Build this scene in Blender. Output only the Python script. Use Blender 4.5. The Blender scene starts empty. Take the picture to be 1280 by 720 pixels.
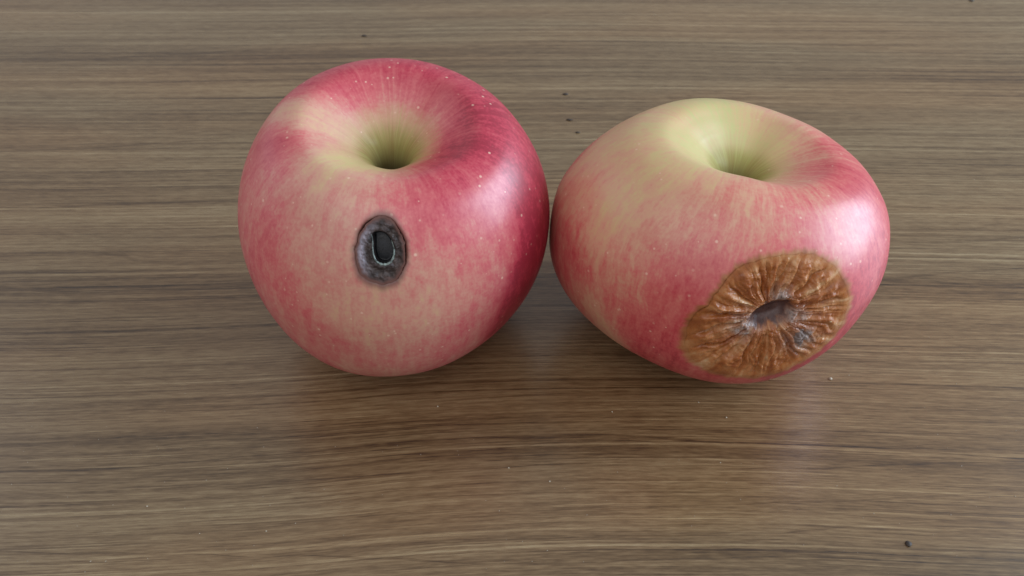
import bpy, bmesh, math, random
import numpy as np
from mathutils import Vector, noise as mnoise
from mathutils.bvhtree import BVHTree

sc = bpy.context.scene
# ---------------------------------------------------------------- camera
CAM_PITCH = 42.0      # degrees below the horizon
CAM_H = 0.176         # metres above the table
cam = bpy.data.cameras.new('camera'); cam_o = bpy.data.objects.new('camera', cam); sc.collection.objects.link(cam_o)
cam_o.location = (0, 0, CAM_H); cam_o.rotation_euler = (math.radians(90 - CAM_PITCH), 0, 0)
cam.sensor_width = 36; cam.lens = 36 * 1108 / 1280
cam.clip_start = .01; cam.clip_end = 20
cam.dof.use_dof = True; cam.dof.focus_distance = .205; cam.dof.aperture_fstop = 34
sc.camera = cam_o
sc.render.resolution_x, sc.render.resolution_y = 1024, 576
# ---------------------------------------------------------------- light: one big window to the right, an added soft fill from above and behind the camera
w = bpy.data.worlds.new('World'); sc.world = w; w.use_nodes = True
w.node_tree.nodes['Background'].inputs[0].default_value = (.90, .89, .92, 1)
w.node_tree.nodes['Background'].inputs[1].default_value = .42

def area(name, loc, target, sx, sy, power, color):
    l = bpy.data.lights.new(name, 'AREA'); l.shape = 'RECTANGLE'; l.size, l.size_y = sx, sy; l.energy = power; l.color = color
    o = bpy.data.objects.new(name, l); sc.collection.objects.link(o); o.location = loc
    o.rotation_euler = (Vector(target) - Vector(loc)).to_track_quat('-Z', 'Y').to_euler(); return o
area('far_wall_bounce', (-1.1, .55, .60), (0, .17, .03), .9, .9, 1.5, (.86, .88, 1))
area('window_light', (1.0, .24, .40), (0, .17, .03), .85, .65, 18, (.68, .83, 1))
area('front_fill', (-.25, -.75, 1.25), (0, .17, .03), 1.5, 1.5, 8, (1, .97, .97))  # unseen soft lamp, added to brighten the fronts of the apples

sc.view_settings.view_transform = 'Standard'; sc.view_settings.look = 'None'
sc.view_settings.exposure = 0; sc.view_settings.gamma = 1; sc.view_settings.use_curve_mapping = False

# ---------------------------------------------------------------- colours and measured data (millimetres)
def _s(r, g, b):
    f = lambda c: ((c / 255 + .055) / 1.055) ** 2.4
    return (f(r), f(g), f(b), 1)
WOOD_RAMP = [(0, _s(50, 34, 18)), (.3, _s(93, 73, 47)), (.55, _s(119, 98, 69)), (.8, _s(139, 120, 89)), (1, _s(158, 141, 110))]
SKIN_RAMP = [(0, _s(188, 182, 118)), (.22, _s(202, 174, 122)), (.45, _s(206, 150, 122)), (.7, _s(202, 100, 94)), (.9, _s(188, 58, 68)), (1, _s(164, 34, 50))]
SKIN_RAMP_CRIMSON = [(0, _s(192, 188, 122)), (.22, _s(204, 178, 130)), (.45, _s(206, 150, 130)), (.7, _s(200, 95, 98)), (.9, _s(182, 48, 70)), (1, _s(154, 27, 52))]
FORM_L = [-0.03, 0.1819, 0.0398, 0.9959, 1.1408, -0.0231, 0.103, 0.0493, 0.0075, 0.0039, -0.0001, 0.0135, -0.0174, 0.0038, -0.0026, -0.0142, 0.0092, -0.0142, -0.0013, -0.016]
BLUSH_L = [[0.1, 18.6, 69.1, 0.9], [10.2, 14.8, 67.9, 0.9], [22.3, 5.6, 66.6, 0.95], [30.0, -5.3, 62.3, 0.95], [33.7, -14.7, 53.1, 1], [35.8, -17.3, 38.2, 1], [30.0, -23.9, 28.5, 1], [15.0, -5.7, 62.6, 0.92], [13.6, -12.9, 63.0, 1], [21.2, -21.5, 62.4, 0.8], [12.7, -25.5, 63.2, 0.85], [7.6, -26.2, 63.7, 0.9], [16.1, -30.0, 57.9, 0.75], [12.6, -35.3, 51.0, 0.52], [8.7, -38.6, 42.2, 0.47], [4.8, -39.8, 36.0, 0.47], [15.6, -36.5, 40.3, 0.5], [22.4, -31.9, 30.9, 0.65], [14.6, -33.6, 21.8, 0.62], [-0.2, -38.1, 23.7, 0.57], [-14.4, -37.2, 30.8, 0.64], [-3.9, -40.0, 38.6, 0.46], [-12.1, -36.5, 47.4, 0.5], [-22.3, -32.3, 43.7, 0.66], [-25.8, -26.6, 50.7, 0.7], [-11.4, -32.9, 55.8, 0.5], [-4.2, -29.8, 62.1, 0.5], [-8.0, -24.6, 64.6, 0.55], [-19.0, -23.8, 61.9, 0.6], [-28.3, -14.9, 60.0, 0.65], [-22.9, -8.6, 66.6, 0.85], [-15.9, 6.2, 68.4, 0.85], [-9.2, 13.5, 68.6, 0.85], [-9.5, -4.5, 61.8, 0.4], [-14.5, -5.1, 65.4, 0.55], [-17.6, -1.5, 67.6, 0.2], [-12.7, 0.5, 64.9, 0.3], [-6.7, 2.3, 60.9, 0.3], [-9.0, -17.5, 65.0, 0.05], [-5.6, -12.9, 61.9, 0.08], [-12.9, -20.5, 65.6, 0.2], [-5.3, 11.0, 65.7, 0.75], [-1.5, 10.2, 63.9, 0.65], [-5.1, 6.7, 62.6, 0.7], [2.5, 8.8, 62.5, 0.5], [8.4, 9.5, 64.3, 0.75], [0.5, 3.0, 55.8, 0], [0.6, 5.8, 59.8, 0.15], [8.7, 2.0, 59.9, 0.55], [7.1, -5.0, 57.7, 0.45], [3.4, -19.1, 63.3, 0.4], [12.2, -6.8, 61.1, 0.85], [22.8, -30.5, 49.3, 0.64], [24.6, -26.2, 54.9, 0.75], [-0.2, -25.1, 64.6, 0.45], [2.6, -28.3, 63.1, 0.55], [-17.8, -17.2, 65.8, 0.8], [3.3, 13.7, 66.3, 0.85]]
FORM_R = [0.0541, 0.1803, 0.0413, 0.7555, 1.0147, -0.0706, -0.104, 0.1282, -0.015, 0.052, 0.0095, -0.0162, 0.009, -0.0094, 0.0084, 0.0065, -0.0216, 0.0194, 0.0007, -0.0438]
BLUSH_R = [[-5.4, 19.9, 58.0, 0.15], [-18.3, 12.2, 60.3, 0.3], [0.4, 17.7, 55.8, 0.05], [-13.2, 4.6, 59.3, 0.16], [-17.7, -11.0, 62.8, 0.2], [-26.1, -5.3, 61.2, 0.3], [-31.3, -3.9, 58.0, 0.36], [-30.2, -13.0, 57.5, 0.36], [-25.3, -17.9, 58.8, 0.36], [-20.5, -21.7, 59.4, 0.36], [-35.2, -8.3, 54.2, 0.46], [-38.8, -8.4, 49.6, 0.45], [-41.5, -11.3, 42.1, 0.65], [-38.7, -18.4, 38.0, 0.75], [-42.1, -11.7, 32.3, 0.75], [-32.2, -23.9, 47.5, 0.5], [-32.9, -25.3, 42.7, 0.5], [-34.6, -23.2, 28.1, 0.3], [-28.6, -29.4, 42.6, 0.65], [-32.2, -20.2, 51.6, 0.35], [-25.6, -26.7, 52.0, 0.5], [-17.4, -28.5, 55.7, 0.55], [-22.2, -32.1, 47.4, 0.65], [-27.7, -30.4, 30.9, 0.82], [-20.3, -34.7, 27.3, 0.85], [-12.3, -36.4, 20.9, 0.85], [-38.2, -18.2, 27.4, 0.75], [-16.8, -36.6, 41.9, 0.8], [-19.0, -33.3, 48.4, 0.75], [-15.6, -35.1, 47.7, 0.85], [-12.5, -33.0, 52.7, 0.75], [-8.9, -25.6, 60.1, 0.75], [-3.2, -21.8, 61.6, 0.7], [-12.0, -21.8, 61.6, 0.5], [-13.3, -18.3, 62.4, 0.3], [-10.8, -28.4, 57.9, 0.55], [-1.3, -27.4, 59.3, 0.3], [-0.1, -24.8, 60.6, 0.25], [4.9, -27.0, 59.0, 0.75], [2.9, -30.1, 57.0, 0.85], [10.8, -16.2, 59.8, 0.65], [16.6, -9.7, 57.5, 0.75], [21.9, -10.3, 57.9, 0.85], [16.2, 1.4, 54.5, 0.55], [8.8, 0.7, 51.4, 0.3], [10.7, -11.1, 57.3, 0.4], [27.0, -13.8, 55.9, 0.85], [19.1, 14.2, 55.6, 0.6], [12.1, 19.8, 55.7, 0.4], [25.2, 6.8, 55.5, 0.75], [14.7, 12.0, 54.6, 0.3], [5.7, 18.5, 55.3, 0.15], [20.4, -24.9, 55.1, 0.7], [27.5, -27.4, 45.7, 0.9], [30.6, -18.8, 50.4, 0.85], [14.0, -28.3, 55.6, 0.7], [10.7, -24.3, 59.1, 0.65], [20.2, -33.7, 23.5, 1], [4.3, 7.1, 50.6, 0], [10.6, 10.4, 53.3, 0.1], [-9.5, 1.5, 56.7, 0.05], [-9.3, -15.3, 62.4, 0.15], [29.7, -27.8, 33.7, 0.95], [1.5, -39.5, 44.5, 0.9]]
ROT_L = {'c': [1.87, -35.33, 55.12], 'n': [0.0366, -0.874, 0.4845], 'ux': [0.9991, 0.0418, 0.0], 'uy': [-0.0203, 0.4841, 0.8748], 'rho': [5.43, 5.45, 5.52, 5.52, 5.52, 5.59, 5.72, 5.88, 6.14, 6.32, 6.52, 6.8, 7.17, 7.26, 7.34, 7.51, 7.47, 7.13, 6.87, 6.7, 6.59, 6.3, 6.04, 5.84, 5.71, 5.64, 5.53, 5.44, 5.39, 5.4, 5.47, 5.51, 5.51, 5.58, 5.7, 5.87, 6.13, 6.22, 6.37, 6.58, 6.88, 7.21, 7.37, 7.62, 7.97, 8.15, 8.13, 8.21, 8.29, 8.19, 8.18, 8.25, 7.86, 7.44, 7.12, 6.78, 6.45, 6.2, 6.04, 5.95, 5.86, 5.67, 5.54, 5.44]}
HOLE_L = [[-1.7, 3.65], [0.53, 3.84], [2.16, 2.35], [2.89, -0.09], [2.61, -2.14], [1.7, -3.23], [0.48, -3.54], [-0.7, -3.15], [-1.4, -2.35], [-1.81, -0.31], [-1.6, 2.11]]
ROT_R = {'c': [3.52, -40.6, 40.32], 'n': [0.0688, -0.9835, 0.1672], 'ux': [0.9976, 0.0698, 0.0], 'uy': [-0.0117, 0.1668, 0.9859], 'rho': [18.56, 18.4, 18.2, 18.15, 17.7, 17.44, 17.31, 16.92, 16.69, 16.47, 15.95, 15.58, 15.33, 14.93, 14.65, 14.48, 14.21, 14.05, 14.01, 14.19, 14.5, 14.94, 14.83, 14.74, 14.77, 14.81, 14.7, 14.69, 14.78, 14.89, 15.08, 15.99, 17.24, 18.12, 18.53, 19.08, 19.58, 20.25, 20.47, 20.9, 20.96, 20.97, 21.23, 20.59, 20.29, 20.31, 19.9, 19.76, 20.01, 19.65, 19.39, 19.57, 19.24, 19.0, 19.17, 19.11, 19.29, 19.53, 19.54, 19.46, 19.0, 18.88, 18.81, 18.51]}
HOLE_R = [[-4.04, -1.22], [-2.45, 1.14], [0.94, 2.37], [4.03, 2.46], [5.06, 0.34], [4.01, -2.14], [1.26, -3.22], [-1.66, -3.99], [-3.41, -3.03]]
MOULD_R = [[7.93, -6.77], [6.12, -1.34]]
SPECKS = [[21.0, 308.8, 1.1, 0.7], [21.6, 289.8, 1.2, 0.6], [24.2, 280.9, 0.9, 0.5], [-64.2, 358.8, 1.2, 0.8], [89.0, 109.5, 0.75, 0.75], [212.9, 394.4, 1.2, 1.0]]
CRUMBS = [[84.8, 159.2], [-0.8, 130.3], [25.7, 147.9], [-85.0, 119.4], [-55.9, 112.8], [-19.2, 149.7], [9.0, 126.4], [48.4, 151.1], [54.7, 146.0]]
GRAIN = [[[[-123.5, 129.2], [-94.9, 130.3], [-70.4, 133.2], [-43.5, 136.1], [-16.0, 139.1], [0.0, 139.6], [24.0, 140.1], [51.7, 138.1], [79.3, 137.1], [102.3, 134.9], [125.1, 133.0]], 0.66, 0.8], [[[-122.2, 126.1], [-87.7, 125.9], [-59.1, 125.9], [-42.2, 127.5], [-15.4, 129.2], [0.0, 130.6], [23.4, 132.2]], 0.26, 0.6], [[[-134.2, 154.1], [-108.8, 153.6], [-88.4, 155.2], [-47.0, 160.3]], 0.48, 0.5], [[[-151.3, 194.1], [-118.3, 194.4], [-76.0, 195.8], [-52.6, 198.3]], 0.54, 0.6], [[[-168.1, 233.2], [-132.5, 236.7], [-85.5, 239.8]], 0.8, 0.5], [[[-158.3, 210.3], [-134.1, 211.8], [-121.4, 211.0], [-114.3, 208.0], [-105.7, 208.0]], 1.2, 0.5], [[[-46.9, 132.7], [-23.6, 134.4], [0.0, 136.4], [11.9, 138.3], [43.7, 137.8], [81.1, 136.4], [126.3, 135.9]], 0.24, 0.5], [[[44.2, 141.4], [72.5, 141.9], [98.5, 141.1], [128.2, 140.1]], 0.26, 0.7], [[[42.6, 130.1], [69.7, 130.1], [95.2, 131.3], [124.8, 132.2]], 0.45, 0.6], [[[45.6, 150.6], [74.7, 151.1], [101.3, 149.7], [132.5, 150.3]], 0.4, 0.35], [[[-20.8, 151.4], [12.6, 154.1], [37.8, 154.9]], 0.42, 0.5], [[[-48.9, 145.5], [-16.5, 148.7], [12.4, 150.6], [45.8, 151.9]], 0.39, 0.35], [[[-192.2, 335.6], [-170.0, 338.4], [-127.9, 343.4], [-81.7, 349.1]], 1.6, 0.4], [[[-183.1, 268.2], [-133.1, 272.9], [-99.7, 278.7]], 1.32, 0.45], [[[110.3, 199.1], [130.5, 202.0], [155.8, 204.6]], 0.88, 0.5], [[[118.3, 216.9], [141.1, 217.3], [162.3, 219.7]], 0.72, 0.45], [[[106.8, 195.5], [128.4, 196.2], [152.5, 196.9]], 0.64, 0.35], [[[126.6, 265.6], [152.7, 263.1], [181.8, 265.1]], 1.0, 0.3], [[[-114.3, 107.7], [-89.1, 107.1], [-60.4, 106.5], [-39.1, 106.3], [0.0, 104.7], [39.0, 105.7], [64.0, 106.7]], 0.44, 0.6], [[[41.1, 120.1], [67.4, 120.5], [95.9, 121.9], [121.3, 124.1]], 0.36, 0.5], [[[40.0, 112.8], [58.1, 112.2], [80.5, 114.3], [117.5, 115.3]], 0.28, 0.45], [[[0.0, 300.3], [43.3, 302.7], [112.5, 307.6]], 0.96, 0.25]]
# ---------------------------------------------------------------- helpers
rng = random.Random(7)
col = sc.collection

def link_mesh(name, verts, faces, mat, parent=None, smooth=True):
    me = bpy.data.meshes.new(name)
    me.from_pydata([tuple(map(float, v)) for v in verts], [], faces)
    me.materials.append(mat)
    if smooth:
        me.polygons.foreach_set('use_smooth', [True] * len(me.polygons))
    me.update()
    o = bpy.data.objects.new(name, me)
    col.objects.link(o)
    o.parent = parent
    return o

def attr(o, name, vals):
    vals = np.asarray(vals, dtype=np.float32)
    if vals.ndim == 1:
        a = o.data.attributes.new(name, 'FLOAT', 'POINT'); a.data.foreach_set('value', vals)
    else:
        a = o.data.attributes.new(name, 'FLOAT_VECTOR', 'POINT'); a.data.foreach_set('vector', vals.ravel())

def tag(o, label=None, cat=None, group=None, kind=None):
    for k, v in (('label', label), ('category', cat), ('group', group), ('kind', kind)):
        if v: o[k] = v

def smooth01(x, a, b):
    t = np.clip((np.asarray(x, float) - a) / (b - a), 0, 1)
    return t * t * (3 - 2 * t)

def vnoise(P, octaves=3):
    return np.array([mnoise.fractal(Vector(p), 0.9, 2.0, octaves) for p in P])

def srgb(r, g, b):
    f = lambda c: ((c / 255 + .055) / 1.055) ** 2.4 if c > 10 else c / 255 / 12.92
    return (f(r), f(g), f(b), 1)

class NT:
    """small helper to write node trees"""
    def __init__(s, name):
        s.mat = bpy.data.materials.new(name); s.mat.use_nodes = True
        s.t = s.mat.node_tree; s.n = s.t.nodes; s.bsdf = s.n['Principled BSDF']
    def _in(s, sock, v):
        if v is None: return
        if hasattr(v, 'is_linked') or isinstance(v, bpy.types.NodeSocket): s.t.links.new(v, sock)
        else: sock.default_value = v
    def node(s, typ, **kw):
        n = s.n.new(typ)
        for k, v in kw.items(): setattr(n, k, v)
        return n
    def math(s, op, a, b=None, c=None, clamp=False):
        n = s.node('ShaderNodeMath', operation=op, use_clamp=clamp)
        s._in(n.inputs[0], a); s._in(n.inputs[1], b); s._in(n.inputs[2], c)
        return n.outputs[0]
    def vmul(s, v, m):
        n = s.node('ShaderNodeVectorMath', operation='MULTIPLY'); s._in(n.inputs[0], v); s._in(n.inputs[1], m); return n.outputs[0]
    def vadd(s, v, m):
        n = s.node('ShaderNodeVectorMath', operation='ADD'); s._in(n.inputs[0], v); s._in(n.inputs[1], m); return n.outputs[0]
    def comb(s, x, y, z):
        n = s.node('ShaderNodeCombineXYZ'); s._in(n.inputs[0], x); s._in(n.inputs[1], y); s._in(n.inputs[2], z); return n.outputs[0]
    def noise(s, vec, scale=1.0, detail=3.0, rough=.5, dist=0.0):
        n = s.node('ShaderNodeTexNoise'); s._in(n.inputs['Vector'], vec)
        n.inputs['Scale'].default_value = scale; n.inputs['Detail'].default_value = detail
        n.inputs['Roughness'].default_value = rough; n.inputs['Distortion'].default_value = dist
        return n.outputs['Fac']
    def rng(s, v, a, b, c=0.0, d=1.0, smooth=True):
        n = s.node('ShaderNodeMapRange', interpolation_type='SMOOTHSTEP' if smooth else 'LINEAR')
        s._in(n.inputs[0], v)
        for i, x in zip((1, 2, 3, 4), (a, b, c, d)): s._in(n.inputs[i], x)
        return n.outputs[0]
    def mix(s, f, a, b, mode='MIX'):
        n = s.node('ShaderNodeMix', data_type='RGBA', blend_type=mode)
        s._in(n.inputs[0], f); s._in(n.inputs[6], a); s._in(n.inputs[7], b)
        return n.outputs[2]
    def ramp(s, v, stops):
        n = s.node('ShaderNodeValToRGB'); s._in(n.inputs[0], v); cr = n.color_ramp
        while len(cr.elements) < len(stops): cr.elements.new(.5)
        for e, (p, c) in zip(cr.elements, stops): e.position = p; e.color = c
        return n.outputs[0]
    def attr(s, name):
        return s.node('ShaderNodeAttribute', attribute_name=name)
    def obj(s):
        return s.node('ShaderNodeTexCoord').outputs['Object']
    def bump(s, h, strength, dist):
        n = s.node('ShaderNodeBump'); n.inputs['Strength'].default_value = strength
        n.inputs['Distance'].default_value = dist; s._in(n.inputs['Height'], h); return n.outputs[0]
    def curve(s, v, pts):
        n = s.node('ShaderNodeFloatCurve'); s._in(n.inputs['Value'], v)
        c = n.mapping.curves[0]
        n.mapping.extend = 'HORIZONTAL'
        c.points[0].location = pts[0]; c.points[1].location = pts[-1]
        for p in pts[1:-1]: c.points.new(*p)
        n.mapping.update(); return n.outputs[0]
    def set(s, **kw):
        for k, v in kw.items(): s._in(s.bsdf.inputs[k.replace('_', ' ')], v)

# ---------------------------------------------------------------- table top
def wood_material():
    m = NT('grey_brown_wood_laminate')
    sep = m.node('ShaderNodeSeparateXYZ'); m.t.links.new(m.obj(), sep.inputs[0])
    x, y = sep.outputs[0], sep.outputs[1]
    # the grain swings gently along the board
    xn = m.rng(x, -.2, .2, smooth=False)
    swing = m.curve(xn, [(0, .42), (.19, .44), (.33, .53), (.5, .72), (.6, .74), (.75, .66), (1, .5)])
    amt = m.rng(y, .10, .34, .032, .012)
    swing = m.math('MULTIPLY', m.math('SUBTRACT', swing, .6), amt)
    w1 = m.noise(m.vmul(m.obj(), (5, 16, 1)), 1, 2, .5)
    w1 = m.math('MULTIPLY', m.math('SUBTRACT', w1, .5), .0045)
    w2 = m.noise(m.vmul(m.obj(), (30, 90, 1)), 1, 2, .5)
    w2 = m.math('MULTIPLY', m.math('SUBTRACT', w2, .5), .0004)
    yy = m.math('ADD', m.math('SUBTRACT', y, swing), m.math('ADD', w1, w2))
    P = lambda sx, sy, z=0.0: m.comb(m.math('MULTIPLY', x, sx), m.math('MULTIPLY', yy, sy), z)
    band = m.noise(P(1.6, 28, 3.1), 1, 2, .5)
    band2 = m.noise(P(3.0, 120, 7.7), 1, 3, .55)
    streak = m.noise(P(6, 620, 1.3), 1, 4, .65)
    fibre = m.noise(P(85, 2500, 5.2), 1, 4, .7)
    fleck = m.noise(P(240, 2000, 8.4), 1, 3, .6)
    lines = m.noise(P(.9, 300, 12.9), 1, 1, .4)
    lines2 = m.noise(P(1.8, 680, 22.9), 1, 1, .4)
    pores = m.noise(P(13, 1900, 52.9), 1, 1, .4)
    lpores = m.noise(P(15, 1700, 62.9), 1, 1, .4)
    gate = m.rng(m.noise(P(6, 22, 31.), 1, 2, .5), .38, .62)
    # tone 0 dark brown .. 1 pale grey beige
    t = m.math('MULTIPLY', m.math('SUBTRACT', band, .5), .75)
    t = m.math('ADD', t, m.math('MULTIPLY', m.math('SUBTRACT', band2, .5), .50))
    t = m.math('ADD', t, m.math('MULTIPLY', m.math('SUBTRACT', streak, .5), .85))
    t = m.math('ADD', t, m.math('MULTIPLY', m.math('SUBTRACT', fibre, .5), .68))
    t = m.math('ADD', t, m.math('MULTIPLY', m.math('SUBTRACT', fleck, .5), .75))
    t = m.math('ADD', t, .52)
    dark = m.math('MULTIPLY', m.rng(lines, .625, .68), m.math('ADD', m.math('MULTIPLY', gate, .22), .04))
    dark = m.math('ADD', dark, m.math('MULTIPLY', m.rng(lines2, .63, .69), m.math('MULTIPLY', gate, .22)))
    lite = m.math('MULTIPLY', m.rng(lines2, .37, .30), .24)
    dark = m.math('ADD', dark, m.math('MULTIPLY', m.rng(pores, .60, .66), .17))
    lite = m.math('ADD', lite, m.math('MULTIPLY', m.rng(lpores, .38, .31), .20))
    # single bold grain lines of this board
    wob = m.noise(P(55, 300, 4.), 1, 2, .5)
    wobw = m.rng(m.noise(P(26, 20, 9.), 1, 2, .5), .3, .7, .25, 1.35)
    for pts, hw, st in GRAIN:
        xs = [p[0] / 1000 for p in pts]; ys = [p[1] / 1000 for p in pts]
        y0, y1 = min(ys) - .004, max(ys) + .004
        u = m.rng(x, xs[0], xs[-1], smooth=False)
        cv = m.curve(u, [((a - xs[0]) / (xs[-1] - xs[0]), (b - y0) / (y1 - y0)) for a, b in zip(xs, ys)])
        yl = m.math('MULTIPLY_ADD', cv, y1 - y0, y0)
        d = m.math('ABSOLUTE', m.math('ADD', m.math('SUBTRACT', y, yl), m.math('MULTIPLY', m.math('SUBTRACT', wob, .5), .0016)))
        core = m.rng(m.math('DIVIDE', d, wobw), hw / 1000 * 1.15, hw / 1000 * .1)
        e0 = m.rng(x, xs[0] - .012, xs[0] + .02); e1 = m.rng(x, xs[-1] + .012, xs[-1] - .02)
        if xs[0] < -.11: e0 = 1.0
        if xs[-1] > .11: e1 = 1.0
        k = m.math('MULTIPLY', m.math('MULTIPLY', core, e0), m.math('MULTIPLY', e1, st * .38))
        dark = m.math('MAXIMUM', dark, k)
    t = m.math('ADD', m.math('SUBTRACT', t, dark), lite, clamp=True)
    c = m.ramp(t, WOOD_RAMP)
    hue = m.noise(P(5, 24, 41.), 1, 2, .5)
    c = m.mix(m.rng(hue, .40, .62, 0, .9), c, m.mix(1.0, c, (1.06, .96, .88, 1), 'MULTIPLY'))
    m.set(Base_Color=c, Roughness=m.math('ADD', m.math('MULTIPLY', m.math('SUBTRACT', .5, t), .10), .30), Specular_IOR_Level=.95)
    m.set(Normal=m.bump(m.noise(m.vmul(m.obj(), (60, 1300, 1)), 1, 2, .5), .12, .0003))
    return m.mat

def build_table():
    bm = bmesh.new()
    bmesh.ops.create_cube(bm, size=1)
    for v in bm.verts:
        v.co = Vector((v.co.x * 1.3, v.co.y * .80 + .22, v.co.z * .025 - .0125))
    bmesh.ops.bevel(bm, geom=bm.edges[:], offset=.002, segments=2, affect='EDGES', profile=.5)
    me = bpy.data.meshes.new('tabletop'); bm.to_mesh(me); bm.free()
    me.materials.append(wood_material())
    o = bpy.data.objects.new('tabletop', me); col.objects.link(o)
    tag(o, 'grey brown wood grain laminate tabletop under both apples', 'tabletop', kind='structure')

build_table()

# ---------------------------------------------------------------- apples
PROFILE = np.array([(0,-.12),(.03,-.09),(.055,.06),(.07,.21),(.092,.335),(.137,.43),(.213,.505),(.31,.574),(.42,.642),(.53,.69),(.69,.65),(.86,.47),(.97,.2),(1,0),
    (.975,-.22),(.88,-.48),(.71,-.69),(.52,-.81),(.36,-.84),(.22,-.79),(.10,-.70),(0,-.68)])

def profile(n):
    P = PROFILE
    d = np.r_[0, np.cumsum(np.hypot(*np.diff(P, axis=0).T))]
    m = np.gradient(P, d, axis=0); m[0] = [1, 0]; m[-1] = [-1, 0]
    s = np.linspace(0, d[-1], n)
    i = np.clip(np.searchsorted(d, s) - 1, 0, len(d) - 2); h = (d[i + 1] - d[i])[:, None]; t = (s - d[i])[:, None] / h
    return (2*t**3 - 3*t**2 + 1)*P[i] + (t**3 - 2*t**2 + t)*h*m[i] + (-2*t**3 + 3*t**2)*P[i+1] + (t**3 - t**2)*h*m[i+1]

NV, NU = 300, 360

def apple_form(p):
    """lathe profile with uneven, slightly tapered sides; returns grid of points (base at z=0), phi, profile"""
    prof = profile(NV); phi = np.arange(NU) / NU * 2 * np.pi
    R, zt, zb, tp, tx, ty = p[2:8]; h = p[8:]
    r = prof[:, 0][:, None]; v = prof[:, 1][:, None]
    z = np.where(v > 0, v * zt, v * zb)
    s = 1 + tp * v + 0 * phi
    for k in (1, 2, 3):
        a = h[(k - 1) * 4:k * 4]
        s = s + (a[0] + a[1] * v) * np.cos(k * phi) + (a[2] + a[3] * v) * np.sin(k * phi)
    s = np.where(r < .3, 1 + (s - 1) * (r / .3) ** 2, s)
    P = np.stack([R * r * s * np.cos(phi), R * r * s * np.sin(phi), R * z + 0 * phi], -1)
    cx, sx, cy, sy = math.cos(tx), math.sin(tx), math.cos(ty), math.sin(ty)
    Rx = np.array([[1, 0, 0], [0, cx, -sx], [0, sx, cx]]); Ry = np.array([[cy, 0, sy], [0, 1, 0], [-sy, 0, cy]])
    # faint ribs running over the shoulders into the stem hollow
    rib = (np.cos(5 * phi + p[0] * 60) + .6 * np.cos(3 * phi + 2.1 + p[0] * 90) + .5 * np.cos(8 * phi + 1.3)) * .00020
    w = np.where(v > 0, smooth01(r, .10, .26) * smooth01(r, .85, .45), smooth01(r, .2, .4) * smooth01(r, .9, .6) * .3)
    P[..., 2] += rib * w
    P = P @ (Ry @ Rx).T
    P[..., 2] -= P[..., 2].min()
    return P, phi, prof

def grid_faces():
    f = []
    idx = lambda i, j: 1 + (i - 1) * NU + j % NU
    for j in range(NU):
        f.append((0, idx(1, j), idx(1, j + 1)))
    for i in range(1, NV - 2):
        for j in range(NU):
            f.append((idx(i, j), idx(i + 1, j), idx(i + 1, j + 1), idx(i, j + 1)))
    last = 1 + (NV - 2) * NU
    for j in range(NU):
        f.append((last, idx(NV - 2, j + 1), idx(NV - 2, j)))
    return f

def flat(P):
    return np.concatenate([P[0, :1], P[1:-1].reshape(-1, P.shape[-1]), P[-1, :1]])

def rho_at(rot, th):
    n = len(rot['rho']); a = np.arange(n + 1) / n * 2 * np.pi
    return np.interp(np.mod(th, 2 * np.pi), a, list(rot['rho']) + [rot['rho'][0]]) / 1000

def frame(rot):
    return [np.array(rot[k], float) for k in ('c', 'n', 'ux', 'uy')]

def poly_sd(q, poly):
    """signed distance to a polygon, negative inside"""
    q = np.asarray(q); A = np.asarray(poly, float); B = np.roll(A, -1, 0)
    d = np.full(len(q), 1e9); ins = np.zeros(len(q), bool)
    for a, b in zip(A, B):
        e = b - a; w = q - a
        t = np.clip((w @ e) / (e @ e), 0, 1)
        d = np.minimum(d, np.linalg.norm(w - t[:, None] * e, axis=1))
        c = ((a[1] > q[:, 1]) != (b[1] > q[:, 1]))
        ins ^= c & (q[:, 0] < (b[0] - a[0]) * (q[:, 1] - a[1]) / (b[1] - a[1] + 1e-12) + a[0])
    return np.where(ins, -d, d)

def chaikin(poly, n=3, closed=True):
    P = np.array(poly, float)
    for _ in range(n):
        Q = np.roll(P, -1, 0) if closed else P[1:]
        A = P if closed else P[:-1]
        N = np.stack([.75 * A + .25 * Q, .25 * A + .75 * Q], 1).reshape(-1, 2)
        P = N if closed else np.concatenate([P[:1], N, P[-1:]])
    return P

def rot_colour(m, polar, n1):
    st = m.noise(m.vmul(polar, (4.5, 4.5, 1.2)), 1, 3, .55)
    st2 = m.noise(m.vmul(polar, (14, 14, 2.2)), 1, 3, .6)
    k = m.math('ADD', m.math('MULTIPLY', st, .8), m.math('MULTIPLY', st2, .2))
    k = m.math('ADD', k, m.math('MULTIPLY', m.math('SUBTRACT', n1, .5), .5), clamp=True)
    return m.ramp(k, [(.34, srgb(138, 74, 32)), (.48, srgb(162, 98, 50)), (.59, srgb(180, 124, 78)), (.70, srgb(202, 164, 124))]), st2

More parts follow.
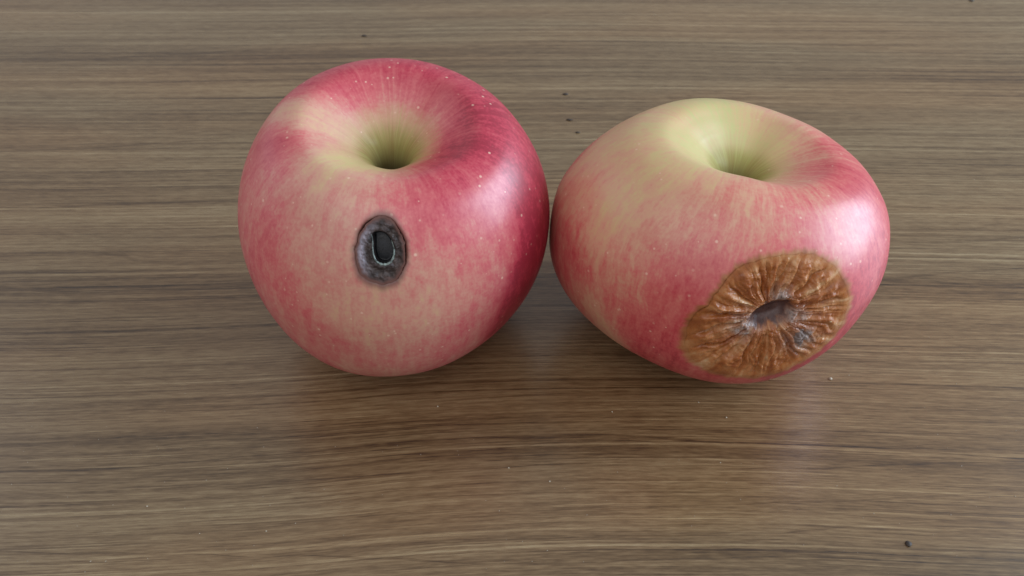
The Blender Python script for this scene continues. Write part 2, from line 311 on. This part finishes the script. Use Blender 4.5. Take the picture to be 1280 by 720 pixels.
def skin_material(name, spots_scale, streaky, ramp):
    m = NT(name)
    b = m.attr('blush').outputs['Fac']; cav = m.attr('cavity').outputs['Fac']; halo = m.attr('halo').outputs['Fac']
    pc = m.attr('pole_coord').outputs['Vector']
    warp = m.noise(m.obj(), 70, 2, .5)
    pcw = m.vadd(pc, m.vmul(m.comb(warp, warp, warp), (.10, -.10, .16)))
    s1 = m.noise(m.vmul(pcw, (7, 7, 1.8)), 1, 4, .6)
    s2 = m.noise(m.vmul(pcw, (22, 22, 5)), 1, 4, .62)
    s3 = m.noise(m.vmul(pcw, (64, 64, 16)), 1, 3, .6)
    mo = m.noise(m.obj(), 420, 3, .6)
    mo2 = m.noise(m.obj(), 1500, 2, .5)
    k = m.math('ADD', b, m.math('MULTIPLY', m.math('SUBTRACT', s1, .5), .30))
    k = m.math('ADD', k, m.math('MULTIPLY', m.math('SUBTRACT', s2, .5), streaky))
    k = m.math('ADD', k, m.math('MULTIPLY', m.math('SUBTRACT', s3, .5), streaky * .45))
    k = m.math('ADD', k, m.math('MULTIPLY', m.math('SUBTRACT', mo, .5), .28))
    k = m.math('ADD', k, m.math('MULTIPLY', m.math('SUBTRACT', mo2, .5), .24), clamp=True)
    c = m.ramp(k, ramp)
    # stem cavity keeps the green ground colour, with some russet
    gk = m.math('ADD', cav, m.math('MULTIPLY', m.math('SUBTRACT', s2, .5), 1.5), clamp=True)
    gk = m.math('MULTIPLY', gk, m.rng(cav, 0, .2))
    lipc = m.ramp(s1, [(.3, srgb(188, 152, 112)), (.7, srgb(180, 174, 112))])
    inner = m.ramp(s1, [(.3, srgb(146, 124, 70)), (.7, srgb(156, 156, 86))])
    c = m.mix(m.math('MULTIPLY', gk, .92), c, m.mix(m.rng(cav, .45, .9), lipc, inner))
    deep = m.attr('cavity_shade').outputs['Fac']
    c = m.mix(deep, c, srgb(64, 50, 36))  # depth shade of the stem hollow, painted into the skin colour
    # lenticels
    vo = m.node('ShaderNodeTexVoronoi', feature='F1'); m._in(vo.inputs['Vector'], m.obj()); vo.inputs['Scale'].default_value = spots_scale
    sc_ = m.node('ShaderNodeSeparateColor'); m.t.links.new(vo.outputs['Color'], sc_.inputs[0])
    rad = m.math('ADD', m.math('MULTIPLY', sc_.outputs[0], .12), .10)
    dot = m.rng(vo.outputs['Distance'], rad, m.math('MULTIPLY', rad, .35))
    dot = m.math('MULTIPLY', dot, m.rng(sc_.outputs[1], .3, .9, 0, .6))
    c = m.mix(m.math('MULTIPLY', dot, m.rng(k, .1, .5)), c, srgb(236, 205, 178))
    hn = m.noise(m.vmul(m.attr('rot_polar').outputs['Vector'], (9, 9, 1)), 1, 3, .6)
    ht = m.math('ADD', halo, m.math('MULTIPLY', m.math('SUBTRACT', hn, .62), HALO_RAG))
    hc = HALO if HALO else rot_colour(m, m.attr('rot_polar').outputs['Vector'], m.noise(m.obj(), 260, 4, .6))[0]
    c = m.mix(m.rng(ht, HALO_T, 1.0, 0, HALO_AMOUNT), c, hc)
    m.set(Base_Color=c, Roughness=m.math('ADD', m.math('MULTIPLY_ADD', cav, .32, .43), m.math('MULTIPLY', m.math('SUBTRACT', mo, .5), .12)), Specular_IOR_Level=m.math('MULTIPLY_ADD', cav, -.6, .85),
          Coat_Weight=.12, Coat_Roughness=.25)
    h = m.math('ADD', m.math('MULTIPLY', mo, .6), m.math('MULTIPLY', s3, .5))
    m.set(Normal=m.bump(h, .10, .0004))
    return m.mat

def build_apple(form, blush, rot, hole, hole_depth, dish, label, skin, group):
    root = bpy.data.objects.new('apple', None); col.objects.link(root)
    root.empty_display_size = .03
    root.location = (form[0], form[1], 0)
    tag(root, label, 'apple', group)
    P, phi, prof = apple_form(form)
    R = form[2]
    base = flat(P); faces = grid_faces()
    # gentle hand-feel lumps
    lump = vnoise(base * 38 + form[0] * 100, 2) * .00035
    ctr = base.mean(0)
    dirs = base - ctr; dirs /= np.linalg.norm(dirs, axis=1)[:, None]
    rgrid = flat(np.repeat(prof[:, None, :1], NU, 1))[:, 0]; vgrid = flat(np.repeat(prof[:, None, 1:], NU, 1))[:, 0]
    lump *= smooth01(rgrid, .15, .5)
    base = base + dirs * lump[:, None]
    bvh = BVHTree.FromPolygons([tuple(v) for v in base], faces)
    V = base
    # rot: sink the flesh
    c, n, ux, uy = frame(rot); c = c / 1000
    d = base - c; qx, qy, qn = d @ ux, d @ uy, d @ n
    near = (qn > -.030)
    t = np.where(near, np.hypot(qx, qy) / rho_at(rot, np.arctan2(qy, qx)), 9.)
    q_mm = np.stack([qx, qy], 1) * 1000
    sd = poly_sd(q_mm, hole)
    dep = dish(t) + smooth01(t, 1.01, .88) * .0022 + np.where(near, smooth01(sd, 3.2, -.5), 0) * (hole_depth + .0016)
    V = V - n * dep[:, None]
    V[:, 2] = np.maximum(V[:, 2], 0)
    body = link_mesh('skin', V, faces, skin, root)
    # colour attributes
    B = np.array(blush); p3 = B[:, :3] / 1000
    num = np.full(len(base), .8 * 2e-3); den = np.full(len(base), 2e-3)
    for pt, w in zip(p3, B[:, 3]):
        g = np.exp(-((base - pt) ** 2).sum(1) / (2 * .0046 ** 2)); num += g * w; den += g
    attr(body, 'blush', num / den)
    ph = flat(np.repeat(np.broadcast_to(phi[None, :, None], (NV, NU, 1)), 1, 2))[:, 0]
    attr(body, 'pole_coord', np.stack([np.cos(ph), np.sin(ph), vgrid + (1 - rgrid) * .6 * np.sign(vgrid)], 1))
    top = (vgrid > 0)
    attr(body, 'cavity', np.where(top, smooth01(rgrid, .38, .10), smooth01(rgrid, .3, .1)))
    attr(body, 'cavity_shade', np.where(top, smooth01(vgrid, .48, .18) * (rgrid < .3), 0) * .9)
    attr(body, 'halo', np.minimum(t, 3))
    th_ = np.arctan2(qy, qx); attr(body, 'rot_polar', np.stack([np.cos(th_), np.sin(th_), np.minimum(t, 3)], 1))
    return root, bvh

def rot_patch(name, rot, bvh, root, depth_fn, mat, nt=96, na=256, tmax=1.02):
    """a disc of diseased skin laid over the apple, following its surface"""
    c, n, ux, uy = frame(rot); c = c / 1000
    tt = (np.arange(1, nt + 1) / nt) * tmax
    th = np.arange(na) / na * 2 * np.pi
    T, A = np.meshgrid(tt, th, indexing='ij')
    rad = T * rho_at(rot, A)
    qx = np.r_[0, (rad * np.cos(A)).ravel()]; qy = np.r_[0, (rad * np.sin(A)).ravel()]
    T = np.r_[0, T.ravel()]; A = np.r_[0, A.ravel()]
    pts = []
    for x, y in zip(qx, qy):
        o = c + ux * x + uy * y + n * .02
        hit = bvh.ray_cast(Vector(o), Vector(-n))
        pts.append(tuple(hit[0]) if hit[0] is not None else tuple(c + ux * x + uy * y - n * .012))
    base = np.array(pts)
    h, extra = depth_fn(T, A, qx * 1000, qy * 1000)
    V = base + n * h[:, None]
    idx = lambda i, j: 1 + i * na + j % na
    f = [(0, idx(0, j), idx(0, j + 1)) for j in range(na)]
    f += [(idx(i, j), idx(i + 1, j), idx(i + 1, j + 1), idx(i, j + 1)) for i in range(nt - 1) for j in range(na)]
    o = link_mesh(name, V, f, mat, root)
    attr(o, 't', T); attr(o, 'polar', np.stack([np.cos(A), np.sin(A), T], 1))
    for k, v in extra.items(): attr(o, k, v)
    return o, V, base

def ragged(rot, amp, f, seed):
    n = 256; th = np.arange(n) / n * 2 * np.pi
    k = np.array([mnoise.fractal(Vector((math.cos(a) * f, math.sin(a) * f, seed)), .7, 2, 3) for a in th])
    rho = rho_at(rot, th) * 1000 * (1 + amp * k)
    return dict(rot, rho=rho.tolist())

ROT_R = ragged(ROT_R, .03, 4.0, 2.)
ROT_R['rho'] = [r * .965 for r in ROT_R['rho']]
ROT_L = ragged(ROT_L, .06, 2.2, 5.)
ROT_L['rho'] = [r * .95 for r in ROT_L['rho']]

# ---- left apple: dark oval rot spot with a torn hole
HALO = srgb(104, 68, 60)
HALO_AMOUNT = .9
HALO_T = 1.30
HALO_RAG = .10
dish_l = lambda t: .0011 * smooth01(t, 1.12, .35)
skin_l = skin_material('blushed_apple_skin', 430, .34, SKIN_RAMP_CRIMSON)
apple_l, bvh_l = build_apple(FORM_L, BLUSH_L, ROT_L, chaikin(HOLE_L), .0048, dish_l,
    'deep pink red apple with a small black oval rot spot', skin_l, 'spoiled apples on the table')

def depth_left(T, A, qx, qy):
    sd = poly_sd(np.stack([qx, qy], 1), chaikin(HOLE_L))
    N = vnoise(np.stack([qx * .45, qy * .45, qx * 0 + 3], 1), 4)
    N2 = vnoise(np.stack([qx * 1.6, qy * 1.6, qx * 0 + 9], 1), 3)
    h = -dish_l(T) + .00010
    h += (N * .00042 + N2 * .00014) * smooth01(T, 1.0, .75) * smooth01(sd, -.3, .5)
    h += .00030 * smooth01(np.abs(sd - .5), .9, 0)
    hole = smooth01(sd, .25, -.55)
    h -= hole * .0026
    ang = np.cos(A - math.radians(170))
    grey = smooth01(ang, .1, .95) * smooth01(T, .55, .85) * smooth01(T, 1.06, .93)
    return h, {'hole': hole, 'mould': np.clip(grey + .15 * N, 0, 1), 'rim_side': smooth01(np.cos(A), -.2, .9)}

def mat_left_spot():
    m = NT('blackened_rot')
    n1 = m.noise(m.obj(), 520, 4, .6); n2 = m.noise(m.obj(), 1700, 3, .6)
    t = m.attr('t').outputs['Fac']
    c = m.ramp(n1, [(.32, srgb(34, 26, 24)), (.5, srgb(56, 45, 42)), (.68, srgb(86, 73, 70))])
    c = m.mix(m.math('MULTIPLY', m.attr('mould').outputs['Fac'], m.rng(n1, .3, .65, .45, 1)), c, srgb(158, 150, 160))
    edge = m.rng(m.math('ADD', t, m.math('MULTIPLY', m.math('SUBTRACT', n1, .5), .40)), .80, 1.02)
    c = m.mix(edge, c, srgb(96, 66, 60))
    c = m.mix(m.rng(t, .93, .99), c, srgb(104, 68, 60))
    c = m.mix(m.attr('hole').outputs['Fac'], c, m.ramp(n1, [(.4, srgb(17, 20, 25)), (.7, srgb(34, 39, 46))]))
    m.set(Base_Color=c, Roughness=m.math('SUBTRACT', m.rng(n2, .3, .7, .45, .7), m.math('MULTIPLY', m.attr('hole').outputs['Fac'], .25)), Specular_IOR_Level=.5)
    m.set(Normal=m.bump(m.math('MULTIPLY', m.math('ADD', n1, m.math('MULTIPLY', n2, .4)), m.math('SUBTRACT', 1.0, m.attr('hole').outputs['Fac'])), .16, .0006))
    return m.mat

spot, spotV, spotB = rot_patch('rot_spot', ROT_L, bvh_l, apple_l, depth_left, mat_left_spot(), 90, 200)
tag(spot, 'black grey sunken oval rot spot')

def torn_rim():
    """pale papery lip of torn skin curling round the hole"""
    c, n, ux, uy = frame(ROT_L); c = c / 1000
    path = [(-1.9, 3.3)] + [HOLE_L[i] for i in (10, 9, 8, 7, 6, 5, 4, 3)] + [(2.35, 1.9)]
    path = chaikin(path, 3, closed=False)
    N = len(path); rows = []; K = 10
    ctr = np.array([.45, .2])
    for i, p in enumerate(path):
        tg = path[min(i + 1, N - 1)] - path[max(i - 1, 0)]; tg /= np.linalg.norm(tg)
        nr = np.array([-tg[1], tg[0]]);
        if nr @ (p - ctr) < 0: nr = -nr
        s = i / (N - 1)
        w = (.04 + .27 * math.sin(math.pi * min(1, max(0, s)) ** 1.5) ** 1.3) * (1 + .35 * mnoise.noise(Vector((i * .35, 2, 1))))
        o = c + (ux * p[0] + uy * p[1]) / 1000 + n * .03
        hit = bvh_l.ray_cast(Vector(o), Vector(-n))[0]
        b = np.array(hit) - n * .00075
        ring = []
        for k in range(K):
            a = 2 * math.pi * k / K
            off = nr * math.cos(a) * w; up = math.sin(a) * w * .75 + .12
            ring.append(b + (ux * off[0] + uy * off[1]) / 1000 + n * up / 1000)
        rows.append(ring)
    V = [v for r in rows for v in r]
    f = [(i * K + k, i * K + (k + 1) % K, (i + 1) * K + (k + 1) % K, (i + 1) * K + k) for i in range(N - 1) for k in range(K)]
    f += [tuple(range(K - 1, -1, -1)), tuple((N - 1) * K + k for k in range(K))]
    m = NT('papery_skin_lip')
    nn = m.noise(m.obj(), 1800, 3, .6)
    m.set(Base_Color=m.ramp(nn, [(.35, srgb(54, 62, 62)), (.65, srgb(146, 162, 156))]), Roughness=.3, Specular_IOR_Level=.6)
    o = link_mesh('torn_lip', V, f, m.mat, spot)
    tag(o, 'pale grey green curled lip of torn skin')
torn_rim()

# ---- right apple: big brown sunken wrinkled rot
HALO = None      # the brown of the rot itself runs out into the skin
HALO_AMOUNT = 1.0
HALO_T = 1.10
HALO_RAG = .22
dish_r = lambda t: .0030 * smooth01(t, 1.10, .15)
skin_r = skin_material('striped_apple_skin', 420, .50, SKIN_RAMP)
apple_r, bvh_r = build_apple(FORM_R, BLUSH_R, ROT_R, chaikin(HOLE_R), .0070, dish_r,
    'yellow and pink striped apple with a large wrinkled brown rotten patch', skin_r, 'spoiled apples on the table')

def depth_right(T, A, qx, qy):
    q = np.stack([qx, qy], 1)
    sd = poly_sd(q, chaikin(HOLE_R))
    ca, sa = np.cos(A), np.sin(A)
    warp = vnoise(np.stack([qx * .13, qy * .13, qx * 0 + 2], 1), 2)
    Aw = A + warp * .16
    cw, sw = np.cos(Aw), np.sin(Aw)
    f1 = vnoise(np.stack([cw * 3.0, sw * 3.0, T * .35 + 1], 1), 2)
    f2 = vnoise(np.stack([cw * 5.0, sw * 5.0, T * .6 + 5], 1), 2)
    f3 = vnoise(np.stack([qx * .55, qy * .55, qx * 0 + 7], 1), 4)
    r1 = np.clip(np.abs(f1) * 3.0, 0, 1) ** .7; r2 = np.clip(np.abs(f2) * 3.0, 0, 1) ** .7
    env = smooth01(T, 1.01, .80) * smooth01(sd, -1.0, 3.0) * smooth01(T, .08, .5)
    ridge = (r1 * .68 + r2 * .32)
    h = -dish_r(T) + .00010
    h += env * ((ridge - .8) * .0021 + f3 * .0004)
    hole = smooth01(sd, 1.6, -2.0)
    h -= hole * .0034
    h += .0006 * smooth01(np.abs(sd - 2.2), 1.8, 0) * (f3 + .3)
    mm = np.zeros(len(T))
    for p, s in ((MOULD_R[0], 2.6), (MOULD_R[1], 1.7), ((-5.4, -3.2), 2.4), ((2.0, 4.6), 1.6)):
        mm = np.maximum(mm, np.exp(-((q - np.array(p)) ** 2).sum(1) / (2 * s * s)))
    return h, {'ridge': ridge, 'hole': smooth01(sd + f3 * 1.6, 1.2, -.6), 'mould': np.clip(mm * (1 + f3), 0, 1),
               'polar_w': np.stack([cw, sw, T], 1)}

def mat_right_patch():
    m = NT('brown_wet_rot')
    t = m.attr('t').outputs['Fac']; pw = m.attr('polar_w').outputs['Vector']
    n1 = m.noise(m.obj(), 260, 4, .6); n2 = m.noise(m.obj(), 1300, 3, .6)
    c, st2 = rot_colour(m, m.attr('polar').outputs['Vector'], n1)
    c = m.mix(m.math('MULTIPLY', m.attr('mould').outputs['Fac'], m.rng(n1, .35, .6, .3, 1)), c, m.ramp(n2, [(.35, srgb(112, 98, 96)), (.65, srgb(178, 158, 148))]))
    c = m.mix(m.attr('hole').outputs['Fac'], c, m.ramp(n1, [(.35, srgb(66, 42, 40)), (.65, srgb(104, 74, 68))]))
    vo = m.node('ShaderNodeTexVoronoi', feature='F1'); m._in(vo.inputs['Vector'], m.obj()); vo.inputs['Scale'].default_value = 330
    sv = m.node('ShaderNodeSeparateColor'); m.t.links.new(vo.outputs['Color'], sv.inputs[0])
    dot = m.math('MULTIPLY', m.rng(vo.outputs['Distance'], .13, .05), m.rng(sv.outputs[1], .55, .75, 0, .85))
    c = m.mix(dot, c, srgb(236, 208, 176))  # tiny wet glints painted as pale dots in the base colour
    m.set(Base_Color=c, Roughness=m.rng(n2, .35, .7, .26, .52), Specular_IOR_Level=.5,
          Subsurface_Weight=.25, Subsurface_Radius=(1, .5, .25), Subsurface_Scale=.0018)
    m.set(Normal=m.bump(m.math('ADD', m.math('ADD', st2, n1), m.math('MULTIPLY', n2, .3)), .16, .0006))
    return m.mat

patch, patchV, patchB = rot_patch('rotten_patch', ROT_R, bvh_r, apple_r, depth_right, mat_right_patch(), 150, 420)
tag(patch, 'large wrinkled brown rotten patch with a dark hollow')

def mould_tuft():
    """greyish fuzz clinging to the edge of the hollow"""
    c, n, ux, uy = frame(ROT_R); c = c / 1000
    d = patchV - c; q = np.stack([d @ ux, d @ uy], 1) * 1000
    bv = BVHTree.FromPolygons([tuple(v) for v in patchV], [tuple(p.vertices) for p in patch.data.polygons])
    nt, na = 16, 40; V = []; cx, cy = MOULD_R[0]
    for i in range(nt + 1):
        for j in range(na):
            a = 2 * math.pi * j / na; r = i / nt
            rr = r * (2.0 + .7 * mnoise.noise(Vector((math.cos(a) * 1.6, math.sin(a) * 1.6, 3))))
            x, y = cx + rr * math.cos(a) * .8, cy + rr * math.sin(a) * 1.25
            o = c + (ux * x + uy * y) / 1000 + n * .02
            hit = bv.ray_cast(Vector(o), Vector(-n))[0]
            b = np.array(hit) if hit is not None else c
            up = .00055 * (1 - r ** 2) * (1 + .9 * mnoise.noise(Vector((x * 1.8, y * 1.8, 0)))) - .0003 * r ** 3
            V.append(b + n * up)
    f = [(i * na + j, (i + 1) * na + j, (i + 1) * na + (j + 1) % na, i * na + (j + 1) % na) for i in range(nt) for j in range(na)]
    m = NT('grey_mould')
    n1 = m.noise(m.obj(), 900, 4, .65)
    m.set(Base_Color=m.ramp(n1, [(.3, srgb(104, 80, 70)), (.52, srgb(128, 114, 110)), (.7, srgb(164, 152, 148))]), Roughness=.75,
          Normal=m.bump(n1, .4, .0008))
    o = link_mesh('mould', V, f, m.mat, patch)
    tag(o, 'bluish grey mould beside the dark hollow')
mould_tuft()

# ---------------------------------------------------------------- specks and crumbs on the table
def plain(name, a, b, scale, rough):
    m = NT(name); n = m.noise(m.obj(), scale, 3, .6)
    m.set(Base_Color=m.ramp(n, [(.3, a), (.7, b)]), Roughness=rough); return m.mat
M_DIRT = plain('dark_dirt', srgb(44, 38, 34), srgb(72, 62, 54), 2500, .7)
M_CRUMB = plain('pale_crumb', srgb(158, 146, 126), srgb(198, 188, 168), 2500, .6)

def grain_bit(name, x, y, rx, ry, h, mat, seed):
    """irregular flattened crumb resting on the table"""
    bm = bmesh.new(); bmesh.ops.create_icosphere(bm, subdivisions=2, radius=1)
    for v in bm.verts:
        k = 1 + .35 * mnoise.noise(v.co * 1.3 + Vector((seed * 3.1, seed, 0)))
        v.co = Vector((v.co.x * rx * k, v.co.y * ry * k, max(v.co.z * h * k, -h * .35)))
    zmin = min(v.co.z for v in bm.verts)
    for v in bm.verts: v.co.z -= zmin - .00002
    me = bpy.data.meshes.new(name); bm.to_mesh(me); bm.free(); me.materials.append(mat)
    me.polygons.foreach_set('use_smooth', [True] * len(me.polygons))
    o = bpy.data.objects.new(name, me); col.objects.link(o); o.location = (x, y, 0); return o

speck_labels = ['dark speck behind the gap between the apples, farthest of three in a row',
    'dark speck behind the gap between the apples, middle one of three in a row',
    'dark speck behind the gap between the apples, nearest of three in a row',
    'dark speck on the table behind the red apple, near the top edge',
    'round dark speck on the bare table near the bottom right corner',
    'dark speck on the table at the very top right edge']
for i, ((x, y, rx, ry), lb) in enumerate(zip(SPECKS, speck_labels)):
    o = grain_bit('dirt_speck', x / 1000, y / 1000, rx / 1000, ry / 1000, .00035, M_DIRT, i + 1)
    tag(o, lb, 'speck', 'dark specks on the tabletop')
crumb_labels = ['pale crumb just right of the rotten brown patch, under the striped apple',
    'tiny white crumb on a dark grain line in the middle of the lower table',
    'pale crumb in front of the gap between the two apples',
    'pale crumb on the lower left table, left one of two there',
    'pale crumb on the lower left table, right one of two there',
    'pale crumb close in front of the deep pink red apple',
    'pale crumb below the middle, right of the white crumb on the grain line',
    'pale crumb close under the lower left of the brown rotten patch',
    'pale crumb in the pink sheen in front of the striped apple']
for i, ((x, y), lb) in enumerate(zip(CRUMBS, crumb_labels)):
    r = rng.uniform(.00016, .00023) if i else .00042
    o = grain_bit('crumb', x / 1000, y / 1000, r * 1.2, r, r * .8, M_CRUMB, i + 20)
    tag(o, lb, 'crumb', 'pale crumbs on the tabletop')

# fine dust: far too many flecks to count
dv, df = [], []
for i in range(520):
    x = rng.uniform(-.24, .26); y = rng.uniform(.09, .17) if rng.random() < .6 else rng.uniform(.1, .40)
    if any(((x - f_[0]) ** 2 + (y - f_[1]) ** 2) < .041 ** 2 for f_ in (FORM_L, FORM_R)): continue
    r = rng.uniform(.00005, .00012); a = rng.uniform(0, 6.28); l_ = r * rng.uniform(1, 2.2); k = len(dv); z = .00003
    ca, sa = math.cos(a), math.sin(a)
    for px, py in ((l_, 0), (0, r), (-l_, 0), (0, -r)): dv.append((x + px * ca - py * sa, y + px * sa + py * ca, z))
    dv.append((x, y, z + r * .9))
    df += [(k, k + 1, k + 4), (k + 1, k + 2, k + 4), (k + 2, k + 3, k + 4), (k + 3, k, k + 4), (k + 3, k + 2, k + 1, k)]
dust = link_mesh('dust', dv, df, plain('pale_dust', srgb(150, 140, 124), srgb(190, 182, 166), 2000, .8), smooth=False)
tag(dust, 'fine pale dust flecks scattered over the wood grain', 'dust', kind='stuff')
